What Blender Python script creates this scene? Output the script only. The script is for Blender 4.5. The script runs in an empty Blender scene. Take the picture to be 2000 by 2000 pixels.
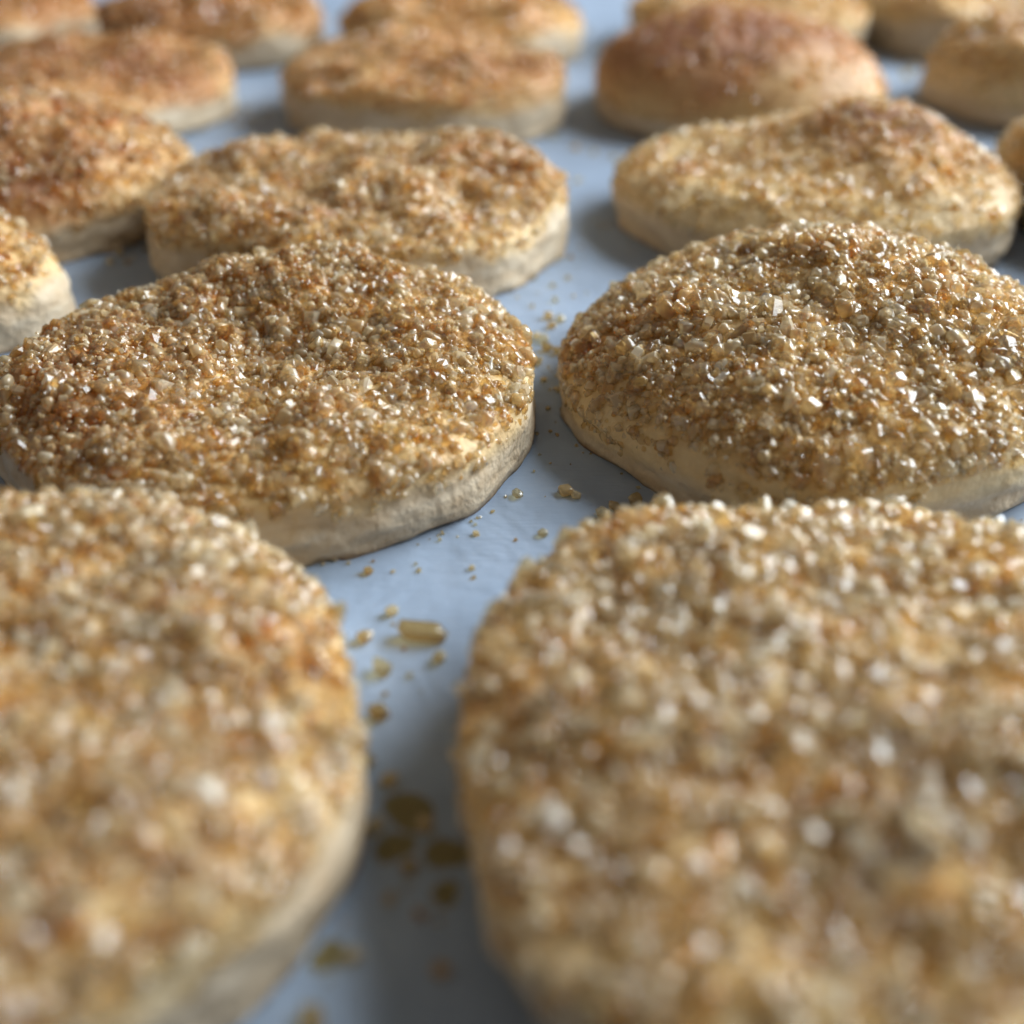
import bpy, math, random
import numpy as np
from mathutils import Matrix, Vector, Euler

MM = 0.001
random.seed(7)
sc = bpy.context.scene
COL = sc.collection

# ------------------------------------------------------------------ camera
CAM_H, CAM_PITCH, FPX = 57.0, 33.5, 2300.0          # mm, degrees, focal length in px of a 2000 px frame
cam_d = bpy.data.cameras.new('camera')
cam = bpy.data.objects.new('camera', cam_d)
COL.objects.link(cam)
cam.location = (0, 0, CAM_H * MM)
cam.rotation_euler = (math.radians(90 - CAM_PITCH), 0, 0)
cam_d.sensor_fit = 'HORIZONTAL'
cam_d.sensor_width = 36.0
cam_d.lens = 36.0 * FPX / 2000.0
cam_d.clip_start = 0.004
cam_d.clip_end = 20.0
cam_d.dof.use_dof = True
cam_d.dof.focus_distance = 0.1085
cam_d.dof.aperture_fstop = cam_d.lens / 3.1
cam_d.dof.aperture_blades = 0
sc.camera = cam

# ------------------------------------------------------------------ light: a kitchen at daytime, one big window behind right
w = bpy.data.worlds.new('World')
sc.world = w
w.use_nodes = True
bg = w.node_tree.nodes['Background']
bg.inputs['Color'].default_value = (1.0, 0.90, 0.80, 1)
bg.inputs['Strength'].default_value = 0.18

def area(name, loc, target, sx, sy, power, color):
    l = bpy.data.lights.new(name, 'AREA')
    l.shape = 'RECTANGLE'
    l.size, l.size_y, l.energy, l.color = sx, sy, power, color
    o = bpy.data.objects.new(name, l)
    COL.objects.link(o)
    o.location = loc
    o.rotation_euler = (Vector(target) - Vector(loc)).to_track_quat('-Z', 'Y').to_euler()
    return o
area('window_light', (0.78, 0.51, 0.51), (0.0, 0.12, 0.0), 0.82, 0.66, 32.5, (0.85, 0.935, 1.0))

vs = sc.view_settings
sc.display_settings.display_device = 'sRGB'
vs.view_transform = 'Standard'
vs.look = 'None'
vs.exposure = 0.0
vs.gamma = 1.0
vs.use_curve_mapping = False
cy = sc.cycles
cy.use_denoising = True
try:
    cy.denoiser = 'OPENIMAGEDENOISE'
except Exception:
    pass
cy.max_bounces = 6
cy.transmission_bounces = 4
cy.diffuse_bounces = 2
cy.glossy_bounces = 2
cy.transparent_max_bounces = 11
cy.use_light_tree = False
cy.use_adaptive_sampling = True
cy.adaptive_threshold = 0.05
cy.sample_clamp_indirect = 6.0
cy.caustics_reflective = False
cy.caustics_refractive = True
cy.blur_glossy = 0.5

# ------------------------------------------------------------------ numeric helpers
def _hash(ix, iy, iz, seed):
    n = (ix * 374761393 + iy * 668265263 + iz * 2147483647 + seed * 1274126177) & 0xffffffff
    n = ((n ^ (n >> 13)) * 1274126177) & 0xffffffff
    n = ((n ^ (n >> 16)) * 2246822519) & 0xffffffff
    return ((n ^ (n >> 15)) & 0xffff) / 65535.0

def vnoise(x, y, z=None, seed=0):
    """value noise in -1..1"""
    x = np.asarray(x, float); y = np.asarray(y, float)
    z = np.zeros_like(x) if z is None else np.asarray(z, float)
    ix, iy, iz = (np.floor(a).astype(np.int64) for a in (x, y, z))
    fx, fy, fz = x - ix, y - iy, z - iz
    fx, fy, fz = (a * a * (3 - 2 * a) for a in (fx, fy, fz))
    r = 0
    for dx in (0, 1):
        for dy in (0, 1):
            for dz in (0, 1):
                wgt = (fx if dx else 1 - fx) * (fy if dy else 1 - fy) * (fz if dz else 1 - fz)
                r = r + wgt * _hash(ix + dx, iy + dy, iz + dz, seed)
    return r * 2 - 1

def fbm(x, y, z=None, seed=0, octs=3, gain=0.5):
    s = 0; a = 1.0; t = 0
    for o in range(octs):
        f = 2.03 ** o
        s = s + a * vnoise(np.asarray(x) * f, np.asarray(y) * f, None if z is None else np.asarray(z) * f, seed + 17 * o)
        t += a; a *= gain
    return s / t

def smooth(a, b, x):
    t = np.clip((x - a) / (b - a), 0, 1)
    return t * t * (3 - 2 * t)

def mesh_from(name, verts, faces_flat, sizes, smooth_shade=False):
    me = bpy.data.meshes.new(name)
    nv = len(verts)
    me.vertices.add(nv)
    me.vertices.foreach_set('co', np.asarray(verts, np.float32).ravel())
    sizes = np.asarray(sizes, np.int32)
    me.loops.add(int(sizes.sum()))
    me.loops.foreach_set('vertex_index', np.asarray(faces_flat, np.int32).ravel())
    me.polygons.add(len(sizes))
    start = np.concatenate([[0], np.cumsum(sizes)[:-1]]).astype(np.int32)
    me.polygons.foreach_set('loop_start', start)
    me.polygons.foreach_set('use_smooth', np.full(len(sizes), smooth_shade, bool))
    me.update(calc_edges=True)
    me.validate()
    return me

def add_attr(me, name, data, kind='FLOAT'):
    a = me.attributes.new(name, kind, 'POINT')
    if kind == 'FLOAT':
        a.data.foreach_set('value', np.asarray(data, np.float32))
    else:
        a.data.foreach_set('color', np.asarray(data, np.float32).ravel())

def link(name, me, mat, parent=None):
    o = bpy.data.objects.new(name, me)
    COL.objects.link(o)
    if mat is not None and not me.materials:
        me.materials.append(mat)
    if parent is not None:
        o.parent = parent
    return o

# ------------------------------------------------------------------ materials
class NT:
    def __init__(self, name):
        self.m = bpy.data.materials.new(name)
        self.m.use_nodes = True
        self.t = self.m.node_tree
        self.p = self.t.nodes['Principled BSDF']
        self.out = self.t.nodes['Material Output']
    def n(self, typ, **kw):
        nd = self.t.nodes.new(typ)
        for k, v in kw.items():
            if k.startswith('i_'):
                nd.inputs[k[2:].replace('_', ' ')].default_value = v
            else:
                setattr(nd, k, v)
        return nd
    def l(self, a, b):
        self.t.links.new(a, b)
    def ramp(self, stops):
        r = self.t.nodes.new('ShaderNodeValToRGB')
        els = r.color_ramp.elements
        while len(els) < len(stops):
            els.new(0.5)
        for e, (p, c) in zip(els, stops):
            e.position = p
            e.color = (*c, 1)
        return r

def mat_paper():
    k = NT('parchment_paper')
    tc = k.n('ShaderNodeTexCoord')
    n1 = k.n('ShaderNodeTexNoise'); n1.inputs['Scale'].default_value = 60; n1.inputs['Detail'].default_value = 5
    k.l(tc.outputs['Object'], n1.inputs['Vector'])
    r = k.ramp([(0.3, (0.245, 0.31, 0.405)), (0.7, (0.32, 0.39, 0.495))])
    k.l(n1.outputs['Fac'], r.inputs['Fac'])
    # fibre streaks across the sheet
    mp = k.n('ShaderNodeMapping'); mp.inputs['Scale'].default_value = (350, 2600, 600)
    k.l(tc.outputs['Object'], mp.inputs['Vector'])
    n2 = k.n('ShaderNodeTexNoise'); n2.inputs['Scale'].default_value = 1.0; n2.inputs['Detail'].default_value = 6
    k.l(mp.outputs['Vector'], n2.inputs['Vector'])
    n3 = k.n('ShaderNodeTexNoise'); n3.inputs['Scale'].default_value = 420; n3.inputs['Detail'].default_value = 4
    k.l(tc.outputs['Object'], n3.inputs['Vector'])
    # faint butter stains
    n4 = k.n('ShaderNodeTexNoise'); n4.inputs['Scale'].default_value = 35; n4.inputs['Detail'].default_value = 3
    k.l(tc.outputs['Object'], n4.inputs['Vector'])
    st = k.ramp([(0.55, (0, 0, 0)), (0.75, (0.35, 0.35, 0.35))])
    k.l(n4.outputs['Fac'], st.inputs['Fac'])
    mx = k.n('ShaderNodeMix', data_type='RGBA')
    mx.inputs[7].default_value = (0.24, 0.27, 0.32, 1)
    k.l(st.outputs['Color'], mx.inputs[0]); k.l(r.outputs['Color'], mx.inputs[6])
    k.l(mx.outputs[2], k.p.inputs['Base Color'])
    rr = k.n('ShaderNodeMapRange'); rr.inputs['To Min'].default_value = 0.38; rr.inputs['To Max'].default_value = 0.6
    k.l(n2.outputs['Fac'], rr.inputs['Value']); k.l(rr.outputs['Result'], k.p.inputs['Roughness'])
    b1 = k.n('ShaderNodeBump'); b1.inputs['Strength'].default_value = 0.25; b1.inputs['Distance'].default_value = 0.0002
    k.l(n2.outputs['Fac'], b1.inputs['Height'])
    b2 = k.n('ShaderNodeBump'); b2.inputs['Strength'].default_value = 0.3; b2.inputs['Distance'].default_value = 0.0004
    k.l(n3.outputs['Fac'], b2.inputs['Height']); k.l(b1.outputs['Normal'], b2.inputs['Normal'])
    n5 = k.n('ShaderNodeTexNoise'); n5.inputs['Scale'].default_value = 48; n5.inputs['Detail'].default_value = 3; n5.inputs['Distortion'].default_value = 1.2
    k.l(tc.outputs['Object'], n5.inputs['Vector'])
    b4 = k.n('ShaderNodeBump'); b4.inputs['Strength'].default_value = 0.5; b4.inputs['Distance'].default_value = 0.0022
    k.l(n5.outputs['Fac'], b4.inputs['Height']); k.l(b2.outputs['Normal'], b4.inputs['Normal'])
    k.l(b4.outputs['Normal'], k.p.inputs['Normal'])
    k.p.inputs['Specular IOR Level'].default_value = 0.35
    return k.m

def mat_pastry():
    k = NT('baked_pastry')
    tc = k.n('ShaderNodeTexCoord')
    at = k.n('ShaderNodeAttribute', attribute_name='brown')
    asd = k.n('ShaderNodeAttribute', attribute_name='side')
    n1 = k.n('ShaderNodeTexNoise'); n1.inputs['Scale'].default_value = 420; n1.inputs['Detail'].default_value = 5
    k.l(tc.outputs['Object'], n1.inputs['Vector'])
    n0 = k.n('ShaderNodeTexNoise'); n0.inputs['Scale'].default_value = 1500; n0.inputs['Detail'].default_value = 3
    k.l(tc.outputs['Object'], n0.inputs['Vector'])
    # brown + small mottling
    m1 = k.n('ShaderNodeMath', operation='MULTIPLY_ADD'); m1.inputs[1].default_value = 0.5; m1.inputs[2].default_value = -0.25
    k.l(n1.outputs['Fac'], m1.inputs[0])
    ad = k.n('ShaderNodeMath', operation='ADD', use_clamp=True)
    k.l(at.outputs['Fac'], ad.inputs[0]); k.l(m1.outputs[0], ad.inputs[1])
    top = k.ramp([(0.0, (0.64, 0.50, 0.29)), (0.25, (0.61, 0.43, 0.21)), (0.5, (0.55, 0.335, 0.14)), (0.75, (0.43, 0.215, 0.09)), (1.0, (0.24, 0.10, 0.05))])
    k.l(ad.outputs[0], top.inputs['Fac'])
    # side dough: pale cream, layered
    mp = k.n('ShaderNodeMapping'); mp.inputs['Scale'].default_value = (190, 190, 700)
    k.l(tc.outputs['Object'], mp.inputs['Vector'])
    n2 = k.n('ShaderNodeTexNoise'); n2.inputs['Scale'].default_value = 1.0; n2.inputs['Detail'].default_value = 5
    k.l(mp.outputs['Vector'], n2.inputs['Vector'])
    sd = k.ramp([(0.3, (0.46, 0.34, 0.215)), (0.5, (0.55, 0.435, 0.295)), (0.75, (0.62, 0.52, 0.385))])
    k.l(n2.outputs['Fac'], sd.inputs['Fac'])
    aft = k.n('ShaderNodeAttribute', attribute_name='foot')
    n6 = k.n('ShaderNodeTexNoise'); n6.inputs['Scale'].default_value = 330; n6.inputs['Detail'].default_value = 6; n6.inputs['Roughness'].default_value = 0.65
    k.l(tc.outputs['Object'], n6.inputs['Vector'])
    tr_ = k.ramp([(0.50, (0, 0, 0)), (0.70, (0.4, 0.4, 0.4))]); k.l(n6.outputs['Fac'], tr_.inputs['Fac'])
    mt = k.n('ShaderNodeMix', data_type='RGBA'); mt.inputs[7].default_value = (0.42, 0.26, 0.12, 1)
    k.l(tr_.outputs['Color'], mt.inputs[0]); k.l(sd.outputs['Color'], mt.inputs[6])
    mf = k.n('ShaderNodeMix', data_type='RGBA'); mf.inputs[7].default_value = (0.20, 0.10, 0.045, 1)
    k.l(aft.outputs['Fac'], mf.inputs[0]); k.l(mt.outputs[2], mf.inputs[6])
    mx = k.n('ShaderNodeMix', data_type='RGBA')
    k.l(asd.outputs['Fac'], mx.inputs[0]); k.l(top.outputs['Color'], mx.inputs[6]); k.l(mf.outputs[2], mx.inputs[7])
    k.l(mx.outputs[2], k.p.inputs['Base Color'])
    rr = k.n('ShaderNodeMapRange'); rr.inputs['To Min'].default_value = 0.66; rr.inputs['To Max'].default_value = 0.75
    k.l(asd.outputs['Fac'], rr.inputs['Value']); k.l(rr.outputs['Result'], k.p.inputs['Roughness'])
    iv = k.n('ShaderNodeMath', operation='MULTIPLY_ADD'); iv.inputs[1].default_value = -0.05; iv.inputs[2].default_value = 0.05
    k.l(asd.outputs['Fac'], iv.inputs[0]); k.l(iv.outputs[0], k.p.inputs['Coat Weight'])
    k.p.inputs['Coat Roughness'].default_value = 0.3
    b1 = k.n('ShaderNodeBump'); b1.inputs['Strength'].default_value = 0.8; b1.inputs['Distance'].default_value = 0.0009
    k.l(n1.outputs['Fac'], b1.inputs['Height'])
    b2 = k.n('ShaderNodeBump'); b2.inputs['Strength'].default_value = 0.5; b2.inputs['Distance'].default_value = 0.00025
    k.l(n0.outputs['Fac'], b2.inputs['Height']); k.l(b1.outputs['Normal'], b2.inputs['Normal'])
    b3 = k.n('ShaderNodeBump'); b3.inputs['Distance'].default_value = 0.00025
    k.l(asd.outputs['Fac'], b3.inputs['Strength'])
    k.l(n2.outputs['Fac'], b3.inputs['Height']); k.l(b2.outputs['Normal'], b3.inputs['Normal'])
    vo = k.n('ShaderNodeTexVoronoi'); vo.inputs['Scale'].default_value = 1100
    k.l(tc.outputs['Object'], vo.inputs['Vector'])
    b4 = k.n('ShaderNodeBump'); b4.inputs['Strength'].default_value = 0.25; b4.inputs['Distance'].default_value = 0.00018
    k.l(vo.outputs['Distance'], b4.inputs['Height']); k.l(b3.outputs['Normal'], b4.inputs['Normal'])
    k.l(b4.outputs['Normal'], k.p.inputs['Normal'])
    return k.m

SUGAR = [(0.0, (0.99, 0.96, 0.88)), (0.35, (0.98, 0.89, 0.69)), (0.7, (0.95, 0.79, 0.50)), (1.0, (0.89, 0.65, 0.34))]
def mat_sugar(per_object):
    k = NT('cane_sugar_crystal' if per_object else 'cane_sugar_crust')
    r = k.ramp(SUGAR)
    if per_object:
        oi = k.n('ShaderNodeObjectInfo'); sp = k.n('ShaderNodeSeparateColor'); k.l(oi.outputs['Color'], sp.inputs[0]); k.l(sp.outputs[0], r.inputs['Fac'])
    else:
        at = k.n('ShaderNodeAttribute', attribute_name='tint'); k.l(at.outputs['Fac'], r.inputs['Fac'])
    cloud = sp.outputs[1] if per_object else k.n('ShaderNodeAttribute', attribute_name='cloud').outputs['Fac']
    # clear core: bent and straight see-through, amber tinted
    k.t.nodes.remove(k.p)
    rf = k.n('ShaderNodeBsdfRefraction'); rf.inputs['IOR'].default_value = 1.5; rf.inputs['Roughness'].default_value = 0.1
    tr = k.n('ShaderNodeBsdfTransparent')
    k.l(r.outputs['Color'], rf.inputs['Color']); k.l(r.outputs['Color'], tr.inputs['Color'])
    m0 = k.n('ShaderNodeMixShader'); m0.inputs[0].default_value = 0.72
    k.l(rf.outputs[0], m0.inputs[1]); k.l(tr.outputs[0], m0.inputs[2])
    # cloudy inclusions
    df = k.n('ShaderNodeBsdfDiffuse'); tl = k.n('ShaderNodeBsdfTranslucent')
    k.l(r.outputs['Color'], df.inputs['Color']); k.l(r.outputs['Color'], tl.inputs['Color'])
    m1 = k.n('ShaderNodeMixShader'); m1.inputs[0].default_value = 0.45
    k.l(df.outputs[0], m1.inputs[1]); k.l(tl.outputs[0], m1.inputs[2])
    m2 = k.n('ShaderNodeMixShader')
    k.l(cloud, m2.inputs[0]); k.l(m0.outputs[0], m2.inputs[1]); k.l(m1.outputs[0], m2.inputs[2])
    # glassy facets
    gl = k.n('ShaderNodeBsdfGlossy'); gl.inputs['Roughness'].default_value = 0.15
    fr = k.n('ShaderNodeFresnel'); fr.inputs['IOR'].default_value = 1.52
    m3 = k.n('ShaderNodeMixShader')
    gm = k.n('ShaderNodeNewGeometry')                    # only the outer face mirrors
    sb = k.n('ShaderNodeMath', operation='SUBTRACT'); sb.inputs[0].default_value = 1.0; k.l(gm.outputs['Backfacing'], sb.inputs[1])
    ml = k.n('ShaderNodeMath', operation='MULTIPLY'); k.l(fr.outputs[0], ml.inputs[0]); k.l(sb.outputs[0], ml.inputs[1])
    k.l(ml.outputs[0], m3.inputs[0]); k.l(m2.outputs[0], m3.inputs[1]); k.l(gl.outputs[0], m3.inputs[2])
    k.l(m3.outputs[0], k.out.inputs['Surface'])
    return k.m

M_PAPER, M_PASTRY, M_CRUST, M_CRYSTAL = mat_paper(), mat_pastry(), mat_sugar(False), mat_sugar(True)

# ------------------------------------------------------------------ the baking paper
def build_paper():
    n = 161
    xs = np.linspace(-420, 420, n); ys = np.linspace(-140, 700, n)
    X, Y = np.meshgrid(xs, ys)
    fade = smooth(330, 420, np.maximum(np.abs(X), np.abs(Y - 280)))
    Z = 2.5 * fade * fbm(X / 60, Y / 60, seed=5)          # flat where the cookies lie, curling at its rim
    V = np.stack([X, Y, Z], -1).reshape(-1, 3) * MM
    i = np.arange(n * n).reshape(n, n)
    F = np.stack([i[:-1, :-1], i[:-1, 1:], i[1:, 1:], i[1:, :-1]], -1).reshape(-1, 4)
    o = link('baking_paper', mesh_from('baking_paper', V, F.ravel(), np.full(len(F), 4), True), M_PAPER)
    o['kind'] = 'structure'
    return o
build_paper()

# ------------------------------------------------------------------ sugar crystals
def crystal_shape(rng, bevel):
    """a chamfered, slightly skewed box, unit size; 24 verts, 44 triangles"""
    vs, idx = [], {}
    for sx in (-1, 1):
        for sy in (-1, 1):
            for sz in (-1, 1):
                s = (sx, sy, sz)
                b = bevel * rng.uniform(0.5, 1.5)
                for ax in range(3):
                    v = [s[i] * (0.5 if i == ax else 0.5 - b) for i in range(3)]
                    idx[(s, ax)] = len(vs); vs.append(v)
    vs = np.array(vs)
    faces = []
    for ax in range(3):
        a, b = [i for i in range(3) if i != ax]
        for sg in (-1, 1):
            def key(p, q):
                s = [0, 0, 0]; s[ax] = sg; s[a] = p; s[b] = q
                return tuple(s)
            faces.append([idx[(key(p, q), ax)] for p, q in ((-1, -1), (1, -1), (1, 1), (-1, 1))])
    for ax in range(3):                                  # edges parallel to ax
        a, b = [i for i in range(3) if i != ax]
        for p in (-1, 1):
            for q in (-1, 1):
                def key(t):
                    s = [0, 0, 0]; s[ax] = t; s[a] = p; s[b] = q
                    return tuple(s)
                faces.append([idx[(key(-1), a)], idx[(key(1), a)], idx[(key(1), b)], idx[(key(-1), b)]])
    for sx in (-1, 1):
        for sy in (-1, 1):
            for sz in (-1, 1):
                faces.append([idx[((sx, sy, sz), ax)] for ax in range(3)])
    # skew and taper
    vs[:, 0] += vs[:, 2] * rng.uniform(-0.25, 0.25)
    vs[:, 1] += vs[:, 0] * rng.uniform(-0.2, 0.2)
    t = 1 + vs[:, 2:3] * rng.uniform(-0.3, 0.3)
    vs[:, :2] *= t
    vs += rng.uniform(-0.035, 0.035, vs.shape)
    tris = []
    c = vs.mean(0)
    for f in faces:
        pts = vs[f]
        nrm = np.cross(pts[1] - pts[0], pts[2] - pts[0])
        if nrm @ (pts.mean(0) - c) < 0:
            f = f[::-1]
        for i in range(1, len(f) - 1):
            tris.append([f[0], f[i], f[i + 1]])
    return vs, np.array(tris)

def chip_shape(rng):
    """small 12-triangle crystal for far cookies and crumbs"""
    vs = np.array([[x, y, z] for x in (-.5, .5) for y in (-.5, .5) for z in (-.5, .5)], float)
    vs += rng.uniform(-0.13, 0.13, vs.shape)
    q = [[0, 1, 3, 2], [4, 6, 7, 5], [0, 4, 5, 1], [2, 3, 7, 6], [0, 2, 6, 4], [1, 5, 7, 3]]
    return vs, np.array([t for f in q for t in ([f[0], f[1], f[2]], [f[0], f[2], f[3]])])

_r = np.random.default_rng(11)
SHAPES = [crystal_shape(_r, b) for b in (0.16, 0.22, 0.26, 0.2, 0.14, 0.28, 0.24, 0.10, 0.25, 0.18)]
CHIPS = [chip_shape(_r) for _ in range(8)]
CRYSTAL_MESHES = []
for v, t in SHAPES:
    me = mesh_from('sugar_crystal', v, t.ravel(), np.full(len(t), 3), len(CRYSTAL_MESHES) % 2 == 1)
    me.materials.append(M_CRYSTAL)
    CRYSTAL_MESHES.append(me)

def rand_rot(rng, n):
    q = rng.normal(size=(n, 4)); q /= np.linalg.norm(q, axis=1, keepdims=True)
    a, b, c, d = q.T
    return np.stack([np.stack([1 - 2*(c*c + d*d), 2*(b*c - a*d), 2*(b*d + a*c)], -1),
                     np.stack([2*(b*c + a*d), 1 - 2*(b*b + d*d), 2*(c*d - a*b)], -1),
                     np.stack([2*(b*d - a*c), 2*(c*d + a*b), 1 - 2*(b*b + c*c)], -1)], 1)

def grains_mesh(name, pos, rot, scale, tint, shapes, rng):
    Vs, Fs, Ts, Sm, Cs = [], [], [], [], []
    cl = np.clip(rng.beta(1.5, 4.0, len(pos)) * 0.8 + 0.04, 0, 0.65)
    off = 0
    pick = rng.integers(0, len(shapes), len(pos))
    for k, (v, t) in enumerate(shapes):
        s = np.nonzero(pick == k)[0]
        if not len(s):
            continue
        vv = np.einsum('nij,nvj->nvi', rot[s], v[None] * scale[s][:, None, :]) + pos[s][:, None, :]
        ff = t[None] + (np.arange(len(s)) * len(v))[:, None, None] + off
        Sm.append(np.full(len(s) * len(t), k % 2 == 1 and len(t) > 12))
        Vs.append(vv.reshape(-1, 3)); Fs.append(ff.reshape(-1, 3)); Ts.append(np.repeat(tint[s], len(v))); Cs.append(np.repeat(cl[s], len(v)))
        off += len(s) * len(v)
    V = np.concatenate(Vs); F = np.concatenate(Fs)
    me = mesh_from(name, V, F.ravel(), np.full(len(F), 3))
    me.polygons.foreach_set('use_smooth', np.concatenate(Sm))
    T = np.concatenate(Ts)
    add_attr(me, 'tint', T)
    add_attr(me, 'cloud', np.concatenate(Cs))
    return me

# ------------------------------------------------------------------ cookies
FOOT = []
CAMP = np.array([0, 0, CAM_H])
_p = math.radians(CAM_PITCH)
FW = np.array([0, math.cos(_p), -math.sin(_p)]); UP = np.array([0, math.sin(_p), math.cos(_p)])

def project(P):
    q = P - CAMP
    d = q @ FW
    return 1000 + FPX * q[:, 0] / d, 1000 - FPX * (q @ UP) / d, d

def cookie(label, c, rx, ry, rim=6.5, dome=3.0, bumps=(), spots=(), brown=0.42, lean=0.02, seed=0,
           detail=2, grains=3500, gsize=0.85, crystals=0, bare=0.0, tintb=0.4, wob=0.03, rot=0.0, corner=(), dexp=0.75, pile=0.28, table=None, pillow=1.5, dust=0.6, over_edge=0.0, lump=1.0):
    """bumps: (x, y, sigma, height) in mm from the centre; spots: (x, y, sigma, amount) of extra browning"""
    rng = np.random.default_rng(seed + 100)
    ph = rng.uniform(0, 6.28, 8)

    if table:
        ta = np.arange(0, 360, 2.0)
        kk = sorted(table)
        tv = np.interp(ta, kk, [table[a] for a in kk], period=360)
        ker = np.exp(-(np.arange(-12, 13) * 2 / 11.0) ** 2); ker /= ker.sum()
        tv = np.convolve(np.concatenate([tv[-12:], tv, tv[:12]]), ker, 'valid')

    def outline(th):
        t = th - rot
        if table:
            r = np.interp(np.degrees(th), ta, tv, period=360)
            return r * (1 + 0.006 * np.sin(7 * th + ph[0]) + 0.004 * np.sin(13 * th + ph[3]))
        r = rx * ry / np.sqrt((ry * np.cos(t)) ** 2 + (rx * np.sin(t)) ** 2)
        for k, a in ((2, .6), (3, .8), (4, .5), (5, .4), (7, .3), (11, .16)):
            r = r * (1 + wob * a * np.sin(k * th + ph[k % 8]))
        for ca, amp, wd in corner:
            dlt = (th - math.radians(ca) + math.pi) % (2 * math.pi) - math.pi
            r = r * (1 + amp * np.exp(-(dlt / wd) ** 2))
        return r

    def rimh(th):
        return rim * (1 + 0.10 * np.sin(th * 2 + ph[1]) + 0.07 * np.sin(th * 3 + ph[4]) + 0.035 * np.sin(th * 7 + ph[6]))

    def topz(x, y):
        th = np.arctan2(y, x)
        R = outline(th)
        rho = np.clip(np.hypot(x, y) / R, 0, 1)
        inn = 1 - rho ** 2
        z = rim + (rimh(th) - rim) * rho ** 2
        z = z + dome * np.clip(inn, 0, 1) ** dexp
        edge = smooth(0.0, 0.22, 1 - rho)
        for bx, by, s, a in bumps:
            z = z + a * np.exp(-((x - bx) ** 2 + (y - by) ** 2) / (2 * s * s)) * (0.35 + 0.65 * edge)
        z = z + edge * lump * (1.9 * fbm(x / 7.5, y / 7.5, seed=seed + 3, octs=2) + 0.7 * fbm(x / 3.2, y / 3.2, seed=seed + 5, octs=2))
        z = z - pillow * np.clip((rho - 0.72) / 0.28, 0, 1) ** 2.6 + 0.45 * pillow
        return z

    NT_, NR, NS = {2: (150, 46, 14), 1: (110, 32, 10), 0: (72, 20, 7)}[detail]
    th = np.linspace(0, 2 * np.pi, NT_, endpoint=False)
    R = outline(th)
    rings, sidef = [], []
    # bottom ring set slightly in, then the side, then the top towards the centre
    zs_top = topz(R * .9999 * np.cos(th), R * .9999 * np.sin(th))
    lean_t = lean * (1 + 0.8 * np.sin(th + ph[2]) + 0.6 * np.sin(2 * th + ph[5]))
    for j in range(NS + 1):
        u = j / NS
        z = zs_top * u
        bul = 0.30 * np.sin(math.pi * u) + 0.14 * np.sin(u * 9 + 2 * np.sin(th * 2 + ph[0]) + ph[3])
        rr = R * (1 - lean_t * (1 - u)) + bul * (1 - u ** 6)
        ruf = 0.55 * fbm(th * R / 4.0, z / 1.3, seed=seed + 9, octs=3) * (1 - u ** 4)
        flare = 0.5 * np.exp(-(u / 0.08) ** 2) * (vnoise(th * R / 2.5, th * 0, seed=seed + 12))
        rr = rr + ruf + flare
        if j == 0:
            z = z * 0
        rings.append(np.stack([rr * np.cos(th), rr * np.sin(th), z], -1))
        # browning creeps over the edge unevenly
        e = 0.80 - over_edge + 0.26 * fbm(th * R / 7, th * 0, seed=seed + 21, octs=2)
        sidef.append(1 - smooth(e - 0.16, e + 0.16, np.full_like(th, u)))
    for j in range(1, NR):
        u = 1 - (j / NR) ** 1.15
        x, y = R * u * np.cos(th), R * u * np.sin(th)
        z = topz(x, y) + 0.18 * fbm(x / 0.9, y / 0.9, seed=seed + 31, octs=2)
        rings.append(np.stack([x, y, z], -1)); sidef.append(np.zeros_like(th))
    V = np.concatenate(rings + [np.array([[0, 0, float(topz(np.array([0.]), np.array([0.]))[0])], [0, 0, 0.0]])])
    n_r = len(rings)
    i = np.arange(n_r * NT_).reshape(n_r, NT_)
    j1 = np.roll(i, -1, 1)
    quads = np.stack([i[:-1], j1[:-1], j1[1:], i[1:]], -1).reshape(-1, 4)
    ct, cb = n_r * NT_, n_r * NT_ + 1
    t1 = np.stack([i[-1], j1[-1], np.full(NT_, ct)], -1)
    t2 = np.stack([j1[0], i[0], np.full(NT_, cb)], -1)
    flat = np.concatenate([quads.ravel(), t1.ravel(), t2.ravel()])
    sizes = np.concatenate([np.full(len(quads), 4), np.full(2 * NT_, 3)])

    def brownness(x, y, z):
        b = brown + 0.22 * fbm(x / 7, y / 7, seed=seed + 41, octs=3)
        b = b + 0.035 * (z - rim - dome * 0.6)
        for bx, by, s, a in spots:
            b = b + a * np.exp(-((x - bx) ** 2 + (y - by) ** 2) / (2 * s * s))
        return np.clip(b, 0.02, 1)

    FOOT.append((c, outline))
    root = bpy.data.objects.new('sugared_cookie', None)
    COL.objects.link(root)
    root.empty_display_size = 0.01
    root.location = (c[0] * MM, c[1] * MM, 0.0)
    root['label'] = label
    root['category'] = 'cookie'
    root['group'] = 'sugar-topped cookies on the baking paper'
    me = mesh_from('pastry', V * MM, flat, sizes, True)
    sf = np.concatenate(sidef + [np.array([0., 1.])])
    add_attr(me, 'side', sf)
    add_attr(me, 'foot', np.clip(np.exp(-(V[:, 2] / 0.45) ** 2) * (0.55 + 0.8 * fbm(V[:, 0] / 3, V[:, 1] / 3, seed=seed + 71)), 0, 1))
    add_attr(me, 'brown', brownness(V[:, 0], V[:, 1], V[:, 2]))
    link('pastry', me, M_PASTRY, root)

    # sugar scattered on the top
    n = int(grains * 1.6)
    u = np.sqrt(rng.uniform(0, 1.0, n)); a = rng.uniform(0, 2 * np.pi, n)
    R_ = outline(a)
    x, y = u * R_ * np.cos(a) * .995, u * R_ * np.sin(a) * .995
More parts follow.
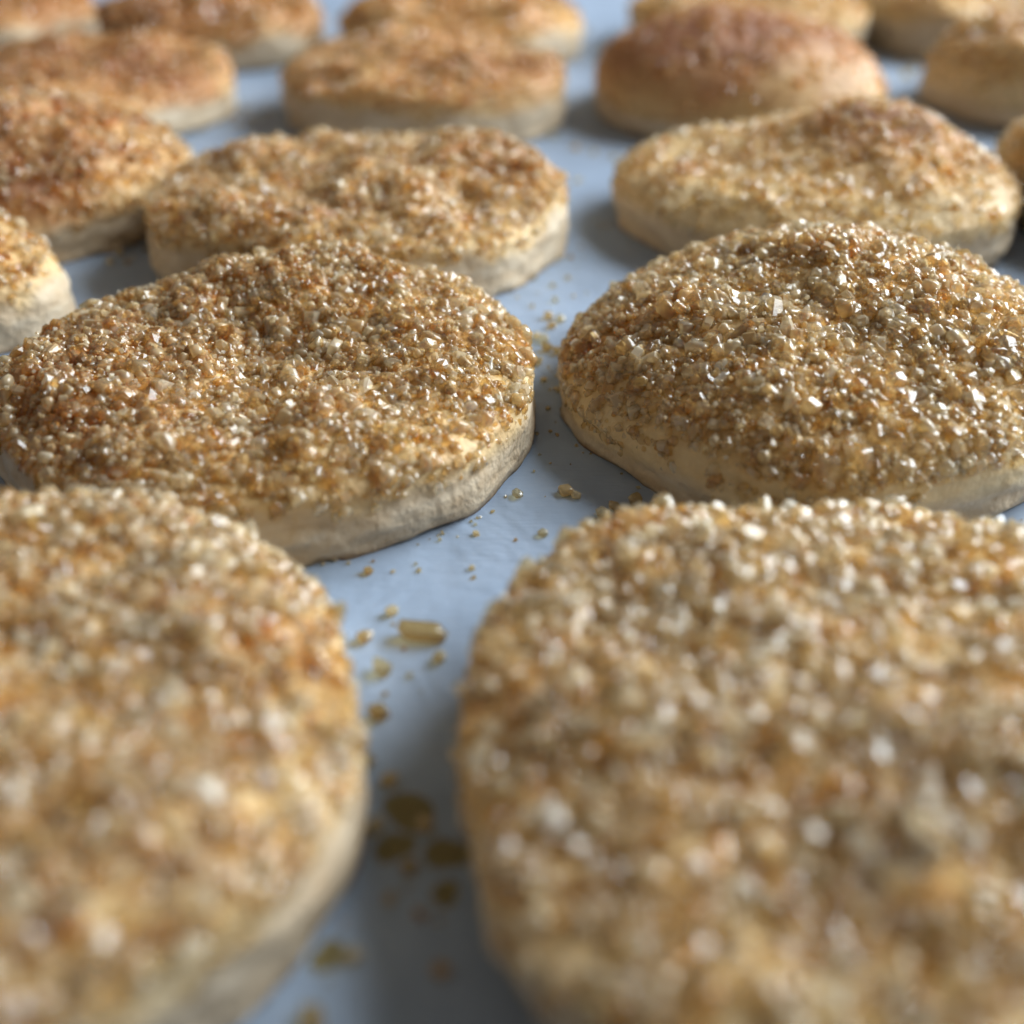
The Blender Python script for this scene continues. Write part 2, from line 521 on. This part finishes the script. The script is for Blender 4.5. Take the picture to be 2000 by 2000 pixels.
    dens = 0.66 + 0.34 * fbm(x / 4.5, y / 4.5, seed=seed + 51, octs=3) - bare * smooth(0.72, 1.0, u)
    keep = rng.uniform(0, 1, n) < dens
    x, y, u = x[keep][:grains], y[keep][:grains], u[keep][:grains]
    n = len(x)
    e = 0.25
    z = topz(x, y)
    nx = -(topz(x + e, y) - topz(x - e, y)) / (2 * e); ny = -(topz(x, y + e) - topz(x, y - e)) / (2 * e)
    N = np.stack([nx, ny, np.ones(n)], -1); N /= np.linalg.norm(N, axis=1, keepdims=True)
    s = gsize * np.clip(rng.lognormal(-0.2, 0.42, n), 0.32, 1.8)
    sc3 = s[:, None] * np.stack([rng.uniform(.65, 1.0, n), rng.uniform(.65, 1.0, n), rng.uniform(.8, 1.6, n)], -1)
    heap = pile * np.clip(0.35 + fbm(x / 3.0, y / 3.0, seed=seed + 61, octs=2), 0, 1.2) * rng.uniform(0, 1, n) * smooth(1.0, 0.85, u)
    P = np.stack([x, y, z], -1) + N * (0.04 * s + heap)[:, None]
    # some crystals stick to the upper side where the crust runs over
    ns = int(grains * (0.09 + 0.25 * over_edge))
    a = rng.uniform(0, 2 * np.pi, ns); R_ = outline(a)
    over = fbm(a * R_ / 7, a * 0, seed=seed + 21, octs=2)
    a, R_, over = a[over < 0.25], R_[over < 0.25], over[over < 0.25]
    ns = len(a)
    uz = rng.uniform(np.clip(0.76 - over_edge + 0.3 * over, .4, .97), 1.0)
    rs = R_ * (1 - lean * (1 - uz)) + 0.1
    zt = topz(R_ * .999 * np.cos(a), R_ * .999 * np.sin(a))
    ss = gsize * np.clip(rng.lognormal(-0.3, 0.3, ns), 0.35, 1.2)
    P = np.concatenate([P, np.stack([rs * np.cos(a), rs * np.sin(a), np.maximum(zt * uz, 1.2)], -1)])
    N = np.concatenate([N, np.stack([np.cos(a), np.sin(a), a * 0], -1)])
    s = np.concatenate([s, ss]); heap = np.concatenate([heap, ss * 0])
    sc3 = np.concatenate([sc3, ss[:, None] * rng.uniform(.75, 1.15, (ns, 3))])
    x, y, z = P.T
    n += ns
    rot3 = rand_rot(rng, n)
    tint = np.clip(0.32 + tintb * brownness(x, y, z) + rng.normal(0, 0.16, n), 0, 1)
    world = P + np.array([c[0], c[1], 0])
    own = np.zeros(n, bool)
    if crystals:
        pu, pv, d = project(world)
        view = CAMP - world; view /= np.linalg.norm(view, axis=1, keepdims=True)
        facing = (N * view).sum(1)
        score = sc3.max(1) / np.maximum(d, 20) * np.clip(facing, 0, 0.5) * (0.6 + heap)
        score[(pu < 0) | (pu > 2000) | (pv < 0) | (pv > 2000) | (d < 20)] = 0
        top = np.argsort(-score)[:crystals]
        own[top[score[top] > 0]] = True
    shapes = SHAPES if detail >= 1 else CHIPS
    g = ~own
    me = grains_mesh('sugar_coating', P[g] * MM, rot3[g], sc3[g] * MM, tint[g], shapes, rng)
    o = link('sugar_coating', me, M_CRUST, root)
    o['kind'] = 'stuff'
    if dust and detail == 2:
        nd = int(grains * dust)
        u = np.sqrt(rng.uniform(0, 1, nd)); a = rng.uniform(0, 2 * np.pi, nd); R_ = outline(a) * .99
        x, y = u * R_ * np.cos(a), u * R_ * np.sin(a)
        sd = gsize * rng.uniform(.16, .42, nd)
        Pd = np.stack([x, y, topz(x, y) + 0.2 * sd + rng.uniform(0, .9, nd) ** 2], -1)
        me = grains_mesh('fine_sugar', Pd * MM, rand_rot(rng, nd), sd[:, None] * rng.uniform(.7, 1.3, (nd, 3)) * MM, np.clip(rng.normal(.3, .2, nd), 0, 1), CHIPS, rng)
        link('fine_sugar', me, M_CRUST, root)['kind'] = 'stuff'
    for q in np.nonzero(own)[0]:
        o = bpy.data.objects.new('sugar_crystal', CRYSTAL_MESHES[int(rng.integers(len(CRYSTAL_MESHES)))])
        COL.objects.link(o)
        o.parent = root
        m = Matrix(rot3[q].tolist()).to_4x4() @ Matrix.Diagonal((*(sc3[q] * MM).tolist(), 1))
        m.translation = Vector((P[q] * MM).tolist())
        o.matrix_basis = m
        o.color = (float(tint[q]), float(min(.7, rng.beta(1.3, 4.2) * .8 + .03)), 0, 1)
    return root

# the two nearest, out of focus
cookie('sugared cookie with broad flat squarish top in front of the high domed one', (21.8, 52.6), 25, 25, rim=7.4, dome=1.6, seed=1, lump=.6, pillow=1.0,
       table={0: 27, 20: 28, 40: 28.5, 60: 27.2, 78: 24.8, 96: 23.6, 125: 25.2, 141: 25.8, 158: 25.2, 186: 24.6, 198: 25.4, 208: 26.4, 216: 26.8, 240: 26.4, 270: 25.5, 315: 25},
       bumps=((4, 0, 8, 1.0), (-12, -6, 5, 1.0), (-6, 20, 5, -.6)), spots=((-13, 18, 3, .4), (-20, 2, 4, .15)), brown=.24, grains=4700, gsize=1.00, crystals=300, bare=.2, tintb=.3)
cookie('golden sugared cookie with rounded edge beside the long loose sugar crystal', (-34, 52), 24.8, 24.8, rim=7.4, dome=2.0, seed=2, lump=.6, pillow=1.4,
       bumps=((-6, 14, 6, 1.6), (10, 6, 5, .8)), spots=((20, 6, 4, .25),), brown=.28, grains=4700, gsize=0.98, crystals=300, tintb=.4)
# the pair in focus
cookie('wide sharp cookie with raised sugary ridge and dark caramel left end', (-24.1, 104), 25.6, 25.4, rim=7.0, dome=1.2, seed=3, lump=.8, pillow=1.0, lean=-.005,
       table={-90: 26.4, -74: 26.7, -44: 27.5, -26: 27.0, -16: 26.1, 0: 25.6, 12: 25.2, 41: 24.6, 78: 21.6, 113: 22, 135: 20.6, 156: 20.6, 190: 24.2, 220: 26, 250: 26.4},
       bumps=((3, 13, 6, 3.0), (-8, 11, 5, 1.8), (14, 9, 5, 1.2), (0, -2, 6, -1.2), (-16, 2, 5, -.6)), spots=((-20, -4, 8, .45), (-12, -17, 6, .25)), brown=.34,
       grains=6000, gsize=0.86, crystals=300, tintb=.55)
cookie('high domed cookie thickly coated with sharp clear sugar crystals', (31.0, 105.6), 25.4, 24.6, rim=6.2, dome=4.0, seed=4, lump=.7, pillow=2.2, over_edge=.28,
       bumps=((4, 9, 9, 3.9), (-12, 4, 5, .6), (8, -8, 6, .6)), spots=((-21, 0, 5, .3),), brown=.24, grains=6000, gsize=0.86, crystals=300, tintb=.4)
cookie('cookie with pale bare pastry corner beside the dark caramel end', (-76.5, 126.5), 24, 14.6, rim=7.0, dome=3, seed=5, grains=2800, gsize=0.84, crystals=150, brown=.4, pillow=1.2, lean=-.03)
# second row
cookie('flat cookie with wavy brown sugar top and pale layered side', (-20.0, 151), 25.9, 24.2, rim=8.2, dome=1.2, seed=6, pillow=1.0, lean=-.01,
       bumps=((4, 8, 6, 1.0), (-14, 8, 4, 1.0), (16, 2, 5, .8), (-2, -4, 6, -.8)), spots=((18, 4, 5, .3),), brown=.42, grains=4200, gsize=0.82, crystals=300, tintb=.5)
cookie('cookie with off-centre reddish brown hump and pale bare side', (41.2, 158.3), 26.2, 23.8, rim=7.0, dome=2.0, seed=7, lump=.5, pillow=1.3,
       bumps=((9, 5, 9, 6.2), (-9, -2, 6, -.8)), spots=((9, 4, 8, .6), (-19, -3, 4, .45), (24, -4, 5, .3)), brown=.24, grains=2300, gsize=0.79, crystals=200, bare=.35, tintb=.35)
cookie('blistered cookie with orange browned front next to dark gap', (-68.2, 162.5), 22.2, 21.8, rim=7.6, dome=6.0, seed=8,
       bumps=((4, 4, 7, 1.6),), spots=((8, -16, 6, .45), (10, 0, 5, .2)), brown=.48, grains=2700, gsize=0.79, crystals=150, tintb=.65, over_edge=.12)
cookie('cookie cut by the frame beside the reddish brown humped one', (91.6, 160), 24, 24, rim=8.4, dome=7.5, dexp=.6, seed=9, detail=1, grains=2600, gsize=0.79, brown=.28)
# far rows
cookie('low flat tan cookie with even fine sugar top', (-15.3, 215), 24.6, 24.0, rim=8.6, dome=1.6, seed=10, detail=1, tintb=.7, grains=3000, gsize=0.76, brown=.52, spots=((14, -12, 6, .3),), pillow=1.0)
cookie('tallest puffed cookie with smooth dark brown crown and little sugar', (40.3, 216.7), 25.6, 24.6, rim=6.0, dome=8.6, dexp=.6, seed=11, detail=1, wob=.015, lump=.35, over_edge=.15, tintb=.8,
       bumps=((-5, 2, 10, 2.2),), spots=((-10, -6, 9, .45), (-2, 2, 9, .3), (20, -4, 7, .25)), brown=.58, grains=1500, gsize=0.67, bare=.3, pile=.2)
cookie('cookie with dark brown blotches on sunken top behind the blistered one', (-75.3, 214.5), 25.4, 24.6, rim=7.8, dome=1.8, seed=12, detail=1, tintb=.65, over_edge=.1, grains=2300, gsize=0.74,
       spots=((12, -4, 6, .5), (-8, 2, 6, .4)), brown=.68)
cookie('sandy cookie with thick sugar beside the tallest puffed one', (100.6, 222), 24, 23.6, rim=7, dome=8.0, dexp=.6, seed=13, detail=1, tintb=.6, over_edge=.15, grains=2800, gsize=0.79, brown=.35)
cookie('blurred reddish brown cookie with pale tall side', (-63, 266.5), 23.4, 23, rim=8, dome=2.4, seed=14, detail=0, tintb=.7, grains=2200, gsize=0.74, brown=.72, spots=((-10, -8, 8, .3),))
cookie('blurred brown cookie mostly hidden by the dark blotched one', (-115, 272), 23.6, 23.4, rim=8, dome=2.4, seed=15, detail=0, tintb=.7, grains=2000, gsize=0.74, brown=.75)
cookie('blurred tan cookie peeping out behind the low flat one', (-10.4, 265.5), 25.6, 24.5, rim=8, dome=3, seed=16, detail=0, tintb=.65, grains=2200, gsize=0.74, brown=.58)
cookie('blurred golden cookie peeping out behind the tallest puffed one', (49, 268.5), 25, 24.5, rim=8, dome=3, seed=17, detail=0, tintb=.7, grains=2200, gsize=0.74, brown=.35)
cookie('blurred cookie with tall pale side behind the sandy one', (99.5, 276), 24, 23.6, rim=9, dome=2, seed=18, detail=0, grains=2000, gsize=0.74, brown=.35)

# ------------------------------------------------------------------ loose sugar on the paper
def ground(px, py, z=0.0):
    d = np.array([(px - 1000) / FPX, 0, 0]) + UP * (1000 - py) / FPX + FW
    return (CAMP + d * ((z - CAM_H) / d[2]))

rngL = np.random.default_rng(5)
def loose(px, py, size, label, long=1.0, yaw=None, flat=0.7, shape=None):
    p = ground(px, py)
    o = bpy.data.objects.new('loose_sugar_crystal', CRYSTAL_MESHES[int(rngL.integers(len(CRYSTAL_MESHES))) if shape is None else shape])
    COL.objects.link(o)
    yaw = rngL.uniform(0, 3.14) if yaw is None else yaw
    sx, sy, sz = size * long, size * rngL.uniform(.75, 1), size * flat * rngL.uniform(.85, 1.1)
    m = Euler((rngL.uniform(-.06, .06), rngL.uniform(-.06, .06), yaw)).to_matrix().to_4x4() @ Matrix.Diagonal((sx * MM, sy * MM, sz * MM, 1))
    lo = min((m.to_3x3() @ v.co).z for v in o.data.vertices)
    m.translation = Vector((p[0] * MM, p[1] * MM, -lo))
    o.matrix_basis = m
    o.color = (float(rngL.uniform(.35, .9)), float(rngL.uniform(.08, .4)), 0, 1)
    o['label'] = label
    o['category'] = 'sugar crystal'
    return o

# between the two focused cookies, upper lane
SETS = {
 'loose amber sugar crystal on paper lane beside the high domed cookie': [
    (1095, 628, 1.1), (1127, 648, 1.0), (1048, 660, .9), (1068, 684, 1.2), (1090, 690, 1.0), (1090, 764, .7), (1088, 852, .45), (1075, 845, .4), (1040, 600, .5), (1120, 580, .4), (1072, 622, 1.0), (1062, 668, 1.1), (1078, 640, .9), (1052, 712, 1.0), (1085, 590, .8), (1062, 745, .6), (1070, 800, .5)],
 'loose amber sugar crystal in the shadow where the four near cookies meet': [
    (1010, 970, 1.1), (1105, 965, 1.15), (1125, 972, .9), (1178, 1010, 1.1), (1200, 995, 1.0), (1240, 985, 1.3), (1165, 1025, .8), (1060, 1046, .8), (930, 1045, .5)],
 'loose sugar crystal on bright paper by the long rod-shaped one': [
    (720, 1120, .75), (768, 1118, .35), (766, 1200, .85), (713, 1250, 1.2), (748, 1312, 1.35), (800, 1322, .5), (740, 1400, 1.2), (922, 1112, .45), (925, 1130, .35),
    (858, 1290, .95)],
 'blurred loose sugar crystal in the dark lane between the two nearest cookies': [
    (760, 1530, 1.0), (735, 1620, 1.0), (830, 1620, 1.1), (800, 1700, .9), (690, 1872, 1.0), (860, 1900, .9), (820, 1790, .7), (610, 1995, 1.2), (720, 1490, .8), (760, 1760, .8)],
 'blurred sugar crumb on paper beside the humped cookie': [
    (1130, 355, .9), (1115, 505, .6), (1080, 560, .6), (1110, 545, .6), (1125, 292, 1.0), (1080, 270, 1.1), (1090, 255, .8), (1200, 310, 1.0), (1160, 300, .9), (1060, 470, .6)],
 'blurred sugar crumb on far paper before the sandy cookie': [(1770, 150, 1.6), (1785, 135, 1.3), (1760, 128, 1.2), (1700, 170, .9)],
 'blurred sugar crumb on paper beside the low flat tan cookie': [(475, 215, 1.2), (490, 235, 1.0), (465, 245, 1.0), (520, 220, .9), (1140, 60, 1.4)],
 'dark sugar crumb in the gap before the blistered cookie': [(235, 500, 1.1), (260, 480, 1.0), (215, 515, .9), (285, 490, .8), (250, 515, .8)],
 'sugar crumb at the foot of the wide sharp cookie': [(655, 1095, .5), (690, 1086, .45), (730, 1078, .4)],
}
for lab, pts in SETS.items():
    for px, py, s in pts:
        lb = ('larger ' if s >= 1.05 else 'tiny ' if s <= 0.55 else 'middling ') + lab
        o = loose(px, py, s, lb)
        o['group'] = lb.replace('crystal', 'crystals').replace('crumb', 'crumbs')
loose(826, 1246, 1.35, 'long rod-shaped clear amber sugar crystal lying on bright paper', long=2.2, yaw=-0.15, flat=.85, shape=7).color = (.8, .1, 0, 1)

# ------------------------------------------------------------------ flat drops of melted sugar
def mat_syrup():
    k = NT('melted_sugar')
    k.p.inputs['Base Color'].default_value = (0.20, 0.10, 0.03, 1)
    k.p.inputs['Roughness'].default_value = 0.3
    tr = k.n('ShaderNodeBsdfTransparent'); tr.inputs['Color'].default_value = (0.97, 0.89, 0.70, 1)
    m = k.n('ShaderNodeMixShader'); m.inputs[0].default_value = 0.92
    k.l(k.p.outputs[0], m.inputs[1]); k.l(tr.outputs[0], m.inputs[2]); k.l(m.outputs[0], k.out.inputs['Surface'])
    return k.m
M_SYRUP = mat_syrup()
def drop(px, py, r, label, seed):
    p = ground(px, py)
    rng = np.random.default_rng(seed)
    ph = rng.uniform(0, 6.28, 4)
    n = 36
    th = np.linspace(0, 2 * np.pi, n, endpoint=False)
    R = r * (1 + .14 * np.sin(2 * th + ph[0]) + .07 * np.sin(3 * th + ph[1]) + .03 * np.sin(5 * th + ph[2]))
    prof = [(1.0, 0.004), (0.97, .09), (.85, .2), (.6, .3), (.3, .36)]
    V = np.concatenate([np.stack([R * a * np.cos(th), R * a * np.sin(th), np.full(n, z * min(1, r / 1.5))], -1) for a, z in prof] + [np.array([[0, 0, .38 * min(1, r / 1.5)]])])
    i = np.arange(len(prof) * n).reshape(-1, n); j1 = np.roll(i, -1, 1)
    q = np.stack([i[:-1], j1[:-1], j1[1:], i[1:]], -1).reshape(-1, 4)
    t = np.stack([i[-1], j1[-1], np.full(n, len(prof) * n)], -1)
    me = mesh_from('melted_sugar_drop', V * MM * [1, 1, .6], np.concatenate([q.ravel(), t.ravel(), i[0][::-1]]), np.concatenate([np.full(len(q), 4), np.full(n, 3), [n]]), True)
    o = link('melted_sugar_drop', me, M_SYRUP)
    o.location = (p[0] * MM, p[1] * MM, 0.00002)
    o['label'] = label
    o['category'] = 'sugar drop'
    o['group'] = 'melted sugar drops in the dark lane'
for a in ((800, 1585, 1.6, 'large brown melted sugar drop at the foot of the squarish cookie', 1),
          (872, 1668, 1.3, 'dark melted sugar drop touching the foot of the squarish cookie', 2),
          (770, 1655, 1.2, 'brown melted sugar drop in the middle of the dark lane', 3),
          (640, 1868, 1.0, 'orange brown twin melted sugar drop on grey shaded paper', 4),
          (870, 1745, .9, 'small dark melted sugar drop below the larger ones in the lane', 5)):
    drop(*a)

# ------------------------------------------------------------------ fine sugar dust fallen round the cookies
def dust():
    rng = np.random.default_rng(77)
    pts = []
    for (c, outl) in FOOT:
        a = rng.uniform(0, 2 * np.pi, 90)
        r = outl(a) + 0.3 + rng.exponential(1.6, 90)
        pts.append(np.stack([c[0] + r * np.cos(a), c[1] + r * np.sin(a)], -1))
    P = np.concatenate(pts)
    keep = np.ones(len(P), bool)
    for (c, outl) in FOOT:
        d = P - np.array(c)
        keep &= np.hypot(d[:, 0], d[:, 1]) > outl(np.arctan2(d[:, 1], d[:, 0])) + 0.2
    P = P[keep]
    n = len(P)
    sz = rng.uniform(.09, .3, n)
    me = grains_mesh('sugar_dust', np.concatenate([P, sz[:, None] * .42], 1) * MM, rand_rot(rng, n), sz[:, None] * rng.uniform(.7, 1.3, (n, 3)) * MM,
                     np.clip(rng.normal(.6, .2, n), 0, 1), CHIPS, rng)
    o = link('sugar_dust', me, M_CRUST)
    o['kind'] = 'stuff'
    o['label'] = 'fine amber sugar dust scattered on the paper round the cookies'
    o['category'] = 'sugar dust'
dust()
